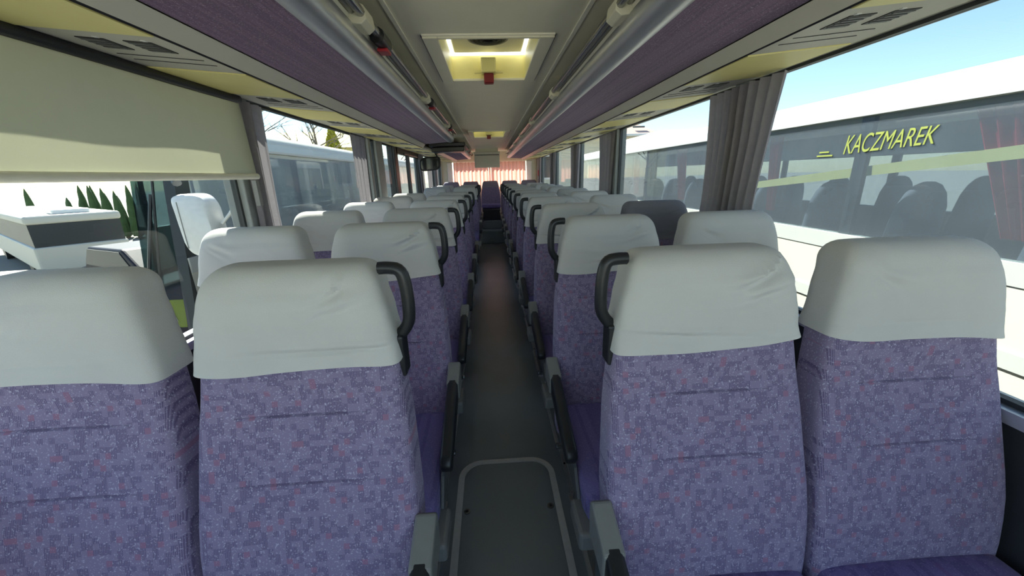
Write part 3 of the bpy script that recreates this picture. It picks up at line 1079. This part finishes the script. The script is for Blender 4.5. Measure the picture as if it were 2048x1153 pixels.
def coach(name, xs, s, ya, yb, label, zr=1.95, wb=0.87, wt=1.80, width=2.5, front=False, sweep=0.0, gl=None):
    """a parked coach; xs = x of the side that faces us, s = direction away from us"""
    yc = (ya + yb) / 2
    e = empty(name, (xs + s * width / 2, yc, GZ), label, 'coach')
    ox, oy, oz = e.location

    def put(mb, nm, mat, parent=e, **kw):
        mb.v = [(a - ox, b + sweep * max(0.0, abs(a - xs) - 0.38) * min(1.0, max(0.0, (ya + 5 - b) / 5)) - oy, c - oz) for a, b, c in mb.v]
        return mb.build(nm, mat, parent, **kw)
    xf = xs + s * width
    bd = MB()
    for xa, xb in ((xs, xs + s * 0.08), (xf - s * 0.08, xf)):
        bd.box(xa, xb, ya, yb, GZ + 0.30, wb)
    bd.box(xs, xf, yb - 0.08, yb, GZ + 0.3, wt)
    for xa, xb in ((xs + s * 0.08, xs + s * 0.38), (xs + s * 0.38, xf - s * 0.08)):
        bd.box(xa, xb, ya, ya + 0.08, GZ + 0.30, wb - (0.75 if front else 0))
    put(bd, 'body', coach_white)
    put(MB().box(xs - s * 0.012, xs, ya, yb, 0.27, 0.37), 'rub_strip', coach_grey)
    put(MB().box(xs - s * 0.006, xs, ya, yb, wb - 0.13, wb), 'waist_band', coach_grey)
    put(MB().box(xs + s * 0.08, xf - s * 0.08, ya + 0.1, yb - 0.1, -0.06, 0.0), 'inside_floor', coach_floor_m)
    # rounded roof
    pts = []
    for k in range(13):
        t = k / 12 * math.pi
        c, sn = math.cos(t), math.sin(t)
        pts.append((xs + s * width / 2 - s * width / 2 * math.copysign(abs(c) ** 0.35, c), wt + 0.02 + (zr + 0.06 - wt) * abs(sn) ** 0.55))
    put(MB().prism_y([(xs + s * 0.01, wt - 0.02)] + pts + [(xf - s * 0.01, wt - 0.02)], ya, yb), 'roof', coach_white, smooth=True)
    put(MB().box(xs - s * 0.006, xs + s * 0.02, ya, yb, wt - 0.015, wt + 0.012), 'roof_gutter', coach_grey)
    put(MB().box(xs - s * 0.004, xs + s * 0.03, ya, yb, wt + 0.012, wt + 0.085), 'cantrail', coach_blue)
    # pillars and panes, both sides
    L = 1.9
    nwin = int((yb - ya - 0.3) / L)
    L = (yb - ya - 0.3) / nwin
    for xx, d in ((xs + s * 0.02, s), (xf - s * 0.05, s)):
        for k in range(nwin + 1):
            y = ya + 0.15 + L * k
            if k < nwin:
                put(MB().box(xx, xx + d * 0.006, y, y + L, wb, wt), 'side_window', gl or glass_dark)
            put(MB().box(xx + d * 0.012, xx + d * 0.05, y - 0.05, y + 0.05, wb, wt), 'pillar', coach_dark)
    for yw in (ya + 2.6, yb - 3.0):
        put(MB().tube([(xs + s * 0.02, yw, GZ + 0.5), (xs + s * 0.3, yw, GZ + 0.5)], 0.5, 24), 'wheel', black_m)
        put(MB().tube([(xf - s * 0.3, yw, GZ + 0.5), (xf - s * 0.02, yw, GZ + 0.5)], 0.5, 24), 'wheel', black_m)
    return e, put


RX = 2.9
rc, rput = coach('parked_coach', RX, 1, -5.0, 13.0, 'white parked coach with dark windows and yellow-green lettering, opposite the roller blind')
# lettering on its side glass
fc = bpy.data.curves.new('lettering', 'FONT')
fc.body = 'KACZMAREK'
fc.size = 0.16
fc.shear = 0.25
fc.extrude = 0.001
fo = bpy.data.objects.new('lettering_curve', fc)
COL.objects.link(fo)
bpy.context.view_layer.update()
tm = bpy.data.meshes.new_from_object(fo)
bpy.data.objects.remove(fo)
xsv = [v.co.x for v in tm.vertices]
wd = max(xsv) - min(xsv)
hts = max(v.co.y for v in tm.vertices)
tm.materials.clear()
tm.materials.append(letter_m)
for v in tm.vertices:
    a, b, c = v.co
    u = (a - min(xsv)) / wd
    y = 3.16 - 0.67 * u
    z = 1.51 + 0.035 * u + b / hts * (0.145 - 0.03 * u)
    v.co = (RX + 0.0165 - c - rc.location.x, y - rc.location.y, z - rc.location.z)
o = link('lettering', tm, rc)
o['label'] = 'yellow-green capital letters KACZMAREK'
for k, (y, z, w_, h_) in enumerate(((3.42, 1.50, 0.16, 0.012), (3.40, 1.53, 0.10, 0.012))):
    rput(MB().box(RX + 0.015, RX + 0.018, y - w_, y, z, z + h_), 'emblem_stroke', letter_m)
# slanted cream strip behind the glass imitating a reflected light band, upper darker film
rput(MB().hexa([(2.965, 0.6, 1.585), (3.0, 0.6, 1.60), (3.0, 4.6, 1.18), (2.965, 4.6, 1.165), (2.96, 0.6, 1.665), (3.0, 0.6, 1.665), (3.0, 4.6, 1.235), (2.96, 4.6, 1.235)]), 'reflection_strip', cream_m)
rput(MB().box(3.3, 3.75, -4.8, 12.8, 1.50, 1.70), 'inside_rack', coach_floor_m)
# roof fairing
rput(MB().hexa([(3.0, 7.0, 1.96), (4.6, 7.0, 1.96), (4.6, 10.6, 1.96), (3.0, 10.6, 1.96), (3.25, 7.5, 2.16), (4.4, 7.5, 2.16), (4.4, 10.2, 2.16), (3.25, 10.2, 2.16)]), 'roof_fairing', coach_white, bevel=0.04, seg=3)
# seats and red curtains inside the coach
for k in range(14):
    y = -1.2 + 0.82 * k
    rings = []
    for z, w_, d_ in ((0.0, 0.20, 0.1), (0.5, 0.21, 0.09), (0.95, 0.21, 0.07), (1.1, 0.19, 0.07), (1.2, 0.15, 0.06), (1.26, 0.09, 0.05), (1.285, 0.03, 0.03)):
        rings.append([(w_ * math.copysign(abs(math.cos(2 * math.pi * q / 20)) ** 0.6, math.cos(2 * math.pi * q / 20)), d_ * math.sin(2 * math.pi * q / 20) - 0.08 * z, z) for q in range(20)])
    for x in (3.32, 4.9):
        o = MB().loft(rings).build('seat_inside_coach', coach_seat_m, None, smooth=True, loc=(x, y, 0.0))
        tag(o, 'dark round-topped seat inside the lettered parked coach, %s' % ('along its near windows' if x < 4 else 'along its far windows'), 'seat', 'seats inside the parked coach, %s' % ('near side' if x < 4 else 'far side'))
for (y0, y1, sh) in ((1.95, 2.30, 0.16), (3.95, 4.12, 0.03), (5.9, 6.2, 0.05), (7.8, 8.1, 0.05)):
    vv, ff = [], []
    for j in range(9):
        for i in range(31):
            u, t = i / 30, j / 8
            vv.append((0.02 * math.sin(u * 26), (y1 - y0) * u * (0.55 + 0.45 * t) + sh * (t - 0.5), 0.75 * t))
    for j in range(8):
        for i in range(30):
            a = j * 31 + i
            ff.append((a, a + 1, a + 32, a + 31))
    o = MB().add(vv, ff).build('red_curtain', coach_red, None, smooth=True, loc=(2.985, y0, 0.98))
    tag(o, 'red gathered curtain inside the parked coach with lettering', 'curtain', 'red curtains inside the parked coach')

LX = -2.6
FY = 3.30
lc, lput = coach('parked_coach', LX, -1, FY, 16.0, 'white parked coach showing its windscreen, beyond the roller blind', zr=1.93, wb=0.82, wt=1.76, front=True, sweep=1.25, gl=glass_hazy)
# windscreen, its posts and wipers
for xa, xb in ((LX - 0.06, LX - 0.379), (LX - 0.381, LX - 2.44)):
    lput(MB().hexa([(xa, FY - 0.10, 0.12), (xb, FY - 0.10, 0.12), (xb, FY - 0.085, 0.12), (xa, FY - 0.085, 0.12),
                    (xa, FY + 0.16, 1.74), (xb, FY + 0.16, 1.74), (xb, FY + 0.175, 1.74), (xa, FY + 0.175, 1.74)]), 'windscreen', glass_screen)
for xa in (LX, LX - 2.42):
    lput(MB().hexa([(xa, FY - 0.11, 0.10), (xa - 0.08, FY - 0.12, 0.10), (xa - 0.08, FY + 0.05, 0.10), (xa, FY + 0.05, 0.10),
                    (xa - 0.02, FY + 0.14, 1.78), (xa - 0.10, FY + 0.13, 1.78), (xa - 0.10, FY + 0.30, 1.78), (xa - 0.02, FY + 0.30, 1.78)]), 'windscreen_post', coach_dark)
for xa, xb in ((LX, LX - 0.379), (LX - 0.381, LX - 2.5)):
    lput(MB().box(xa, xb, FY - 0.14, FY, GZ + 0.3, 0.11), 'front_panel', coach_white)
for xa, xb in ((LX - 0.06, LX - 0.379), (LX - 0.381, LX - 2.4)):
    lput(MB().box(xa, xb, FY + 0.05, FY + 0.65, 0.0, 0.2), 'dashboard', coach_dark)
lput(MB().tube([(LX - 0.55, FY - 0.13, 0.10), (LX - 0.32, FY - 0.02, 0.75), (LX - 0.22, FY + 0.08, 1.35)], 0.014, 6), 'wiper', black_m)
lput(MB().tube([(LX - 0.28, FY - 0.02, 0.55), (LX - 0.16, FY + 0.10, 1.62)], 0.010, 6), 'wiper_blade', black_m)
SY = FY - 0.075
st_ = lput(MB().hexa([(LX - 0.10, SY - 0.005, 0.23), (LX - 0.36, SY - 0.005, 0.23), (LX - 0.36, SY, 0.23), (LX - 0.10, SY, 0.23), (LX - 0.10, SY + 0.034, 0.47), (LX - 0.36, SY + 0.034, 0.47), (LX - 0.36, SY + 0.039, 0.47), (LX - 0.10, SY + 0.034, 0.47)]), 'yellow_sticker', yellow_m)
# pictogram of a person on the sticker
pic = MB()
pic.add([(LX - 0.26 + 0.025 * math.cos(2 * math.pi * k / 14), SY + 0.021, 0.415 + 0.025 * math.sin(2 * math.pi * k / 14)) for k in range(14)], [tuple(range(14))])
pic.add([(x, SY + 0.0005 + 0.14 * (z - 0.23) - 0.008, z) for x, z in ((LX - 0.30, 0.235), (LX - 0.29, 0.345), (LX - 0.25, 0.378), (LX - 0.19, 0.35), (LX - 0.165, 0.285), (LX - 0.18, 0.28), (LX - 0.21, 0.325), (LX - 0.22, 0.235))], [tuple(range(8))])
lput(pic, 'pictogram', picto_m, st_)
# its big white exterior mirror
e = empty('exterior_mirror', (-2.20, 3.00, 0.88), 'large white exterior mirror of the parked coach beyond the roller blind', 'mirror')
rings = []
for yy, sc in ((-0.07, 0.80), (-0.05, 0.95), (0.0, 1.0), (0.06, 1.0), (0.07, 0.94)):
    r_ = []
    for k in range(32):
        a = 2 * math.pi * k / 32
        ca, sa = math.cos(a), math.sin(a)
        r_.append((0.135 * sc * math.copysign(abs(ca) ** 0.45, ca) - 0.035 * sa, yy, 0.24 + 0.235 * sc * math.copysign(abs(sa) ** 0.4, sa)))
    rings.append(r_)
MB().loft(rings).build('housing', white_m, e, smooth=True)
MB().box(-0.09, -0.085, -0.073, -0.068, 0.08, 0.42).build('housing_joint', greycap_m, e)
MB().tube([(-0.10, 0.0, 0.55), (-0.22, 0.12, 0.72), (-0.42, 0.30, 0.86)], 0.03).build('arm', coach_dark, e, smooth=True)
MB().tube([(0.15, 0.0, 0.25), (0.22, 0.0, 0.32), (0.30, 0.0, 0.42)], 0.012).build('aerial', white_m, e, smooth=True)

# another white vehicle standing askew further off
e = empty('parked_minibus', (-16.6, 15.2, GZ), 'low white minibus standing askew before the thuja hedge', 'minibus')
e.rotation_euler = (0, 0, math.radians(144))
bd = MB().box(-5.2, 5.2, -1.0, 1.0, 0.35, 1.08).build('body', coach_white, e, bevel=0.05)
MB().box(-5.15, 5.15, -0.95, 0.95, 1.08, 1.72).build('window_band', coach_dark, e)
MB().box(-5.2, 5.2, -1.0, 1.0, 1.72, 1.97).build('roof', coach_white, e, bevel=0.08, seg=3)
MB().box(-5.0, -4.0, -0.4, 0.4, 1.97, 2.10).build('roof_unit', white_m, e, bevel=0.04)
for x in (-3.2, 3.2):
    for yq in (-0.98, 0.78):
        MB().tube([(x, yq, 0.38), (x, yq + 0.2, 0.38)], 0.38, 20).build('wheel', black_m, e)

# parked car
e = empty('parked_car', (-8.4, 9.6, GZ), 'small dark car with red tail lamp parked near the hedge', 'car')
e.rotation_euler = (0, 0, math.radians(60))
prof = [(-1.9, 0.35), (1.9, 0.35), (1.95, 0.75), (1.2, 0.9), (0.7, 1.38), (-1.1, 1.42), (-1.85, 0.95)]
MB().prism_x([(y, z) for y, z in prof], -0.82, 0.82).build('body', car_m, e, bevel=0.06, seg=3)
MB().prism_x([(1.05, 0.95), (0.66, 1.33), (-1.0, 1.36), (-1.5, 0.95)], -0.835, 0.835).build('windows', coach_dark, e)
for s in (-1, 1):
    MB().box(s * 0.55, s * 0.80, -1.90, -1.80, 0.78, 0.98).build('tail_lamp', wall_red, e)
    for y in (-1.2, 1.25):
        MB().tube([(s * 0.70, y, 0.32), (s * 0.84, y, 0.32)], 0.32, 18).build('wheel', black_m, e)

# thuja hedge trees, each on its own
rg = random.Random(3)
for k in range(15):
    x = -22.0 + 0.30 * k if k < 13 else (-24.4, -27.0)[k - 13]
    y = 21.5 + 0.45 * (k % 2)
    h = rg.uniform(1.9, 2.75) if k < 13 else 2.6
    rings = []
    for q in range(9):
        t = q / 8
        rad = 0.25 * (1 - t) ** 0.6 + 0.015
        if q == 0:
            rad = 0.2
        rings.append([(rad * (1 + 0.15 * rg.uniform(-1, 1)) * math.cos(2 * math.pi * w / 12), rad * (1 + 0.25 * rg.uniform(-1, 1)) * math.sin(2 * math.pi * w / 12), 0.12 + t * h) for w in range(12)])
    e = empty('thuja', (x, y, GZ), 'pointed dark green thuja tree standing in the hedge row', 'tree', 'thuja hedge')
    MB().loft(rings).build('foliage', cyp_m, e)
    MB().tube([(0, 0, 0), (0, 0, 0.4)], 0.06, 6).build('trunk', bark_m, e)

# give-way sign before the hedge
e = empty('traffic_sign', (-11.2, 14.8, GZ), 'white inverted triangle traffic sign on a thin post', 'sign')
MB().tube([(0, 0, 0), (0, 0, 1.75)], 0.02, 6).build('post', frame_m, e)
MB().prism_y([(-0.28, 1.95), (0.28, 1.95), (0.0, 1.45)], -0.03, -0.022).build('plate', white_m, e)

# bare trees, a yellow-green tree and houses beyond the left coach


def bare_tree(x, y, h, seed, label):
    rg_ = random.Random(seed)
    e_ = empty('bare_tree', (x, y, GZ), label, 'tree', 'bare trees')
    MB().tube([(0, 0, 0), (0.05, 0, h * 0.25), (0.0, 0, h * 0.5), (0.08, 0, h * 0.75), (0, 0, h)], [0.16, 0.13, 0.09, 0.05, 0.015], 6).build('trunk', bark_m, e_)

    def br(p, d, ln, r, lev, mb):
        q = p + d * ln * 0.5 + Vector((rg_.uniform(-1, 1), rg_.uniform(-1, 1), rg_.uniform(0, 1))) * ln * 0.06
        t = p + d * ln
        mb.tube([p, q, t], [r, r * 0.7, r * 0.35], 4)
        if lev:
            for _ in range(4):
                f_ = rg_.uniform(0.3, 1.0)
                nd = (d + Vector((rg_.uniform(-1, 1), rg_.uniform(-1, 1), rg_.uniform(-0.2, 0.9))) * 0.8).normalized()
                br(p + d * ln * f_, nd, ln * rg_.uniform(0.4, 0.65), r * 0.45, lev - 1, mb)
    for k in range(12):
        z = h * rg_.uniform(0.3, 0.9)
        a = rg_.uniform(0, 6.28)
        mb = MB()
        br(Vector((0, 0, z)), Vector((math.cos(a), math.sin(a), rg_.uniform(0.5, 1.3))).normalized(), h * rg_.uniform(0.25, 0.4), 0.045, 2, mb)
        mb.build('branch', bark_m, e_)


bare_tree(-15.4, 27, 7.4, 1, 'bare branched tree against the sky before the yellow building')
bare_tree(-10.8, 26, 6.6, 2, 'bare branched tree next to the yellow-green tree')
bare_tree(-7.6, 33, 7.2, 5, 'slender bare tree behind the yellow-green tree')
e = empty('spring_tree', (-11.6, 31, GZ), 'yellow-green cone-shaped tree behind the parked coach', 'tree')
mb = MB()
rg = random.Random(9)
for k in range(3600):
    t = rg.random() ** 0.7
    a = rg.uniform(0, 6.283)
    rad = (1.9 * (1 - t) + 0.05) * rg.uniform(0.7, 1.0)
    c = Vector((rad * math.cos(a), rad * math.sin(a), 0.8 + 5.8 * t))
    u = Vector((rg.uniform(-1, 1), rg.uniform(-1, 1), rg.uniform(-1, 1))).normalized() * 0.13
    w = u.cross(Vector((rg.uniform(-1, 1), rg.uniform(-1, 1), rg.uniform(-1, 1)))).normalized() * 0.08
    mb.add([c - u, c + w, c + u, c - w], [(0, 1, 2, 3)])
o = mb.build('foliage', leaf_y, e)
o['kind'] = 'stuff'
MB().tube([(0, 0, 0), (0, 0, 5.5)], [0.16, 0.04], 7).build('trunk', bark_m, e)

e = empty('building', (-17.5, 36, GZ), 'yellowish building with a flat long roof behind the bare trees', 'building')
MB().box(-8, 5.5, 0, 8, 0, 5.4).build('wall', ybuild_m, e)
MB().prism_x([(-0.5, 5.4), (8.5, 5.4), (4, 7.2)], -8.4, 5.9).build('roof', ybuild_m, e)

e = empty('house', (5.2, 23.5, GZ), 'pale house with a pinkish tiled roof behind the parked coach', 'house')
MB().box(-5, 4.2, 0, 8, 0, 4.7).build('wall', house_m, e)
rf = MB().add([(-5.6, -0.6, 4.75), (4.8, -0.6, 4.75), (4.8, 8.6, 4.75), (-5.6, 8.6, 4.75), (-1.5, 4, 7.4), (0.9, 4, 7.4)], [(0, 1, 5, 4), (1, 2, 5), (2, 3, 4, 5), (3, 0, 4), (0, 3, 2, 1)]).build('roof', roof_m, e)
MB().tube([(-5.6, -0.66, 4.72), (4.9, -0.66, 4.72)], 0.07, 6).build('gutter', white_m, rf)
for k in range(7):
    MB().box(-4.8 + 1.35 * k, -4.1 + 1.35 * k, -0.1, -0.05, 5.16, 5.26).build('snow_guard', frame_m, rf)
for x in (-2.5, 1.5):
    w_ = MB().box(x, x + 1.1, -0.04, 0.0, 2.4, 3.8).build('window', white_m, e)
    MB().box(x + 0.1, x + 1.0, -0.05, -0.04, 2.5, 3.7).build('pane', coach_dark, w_)
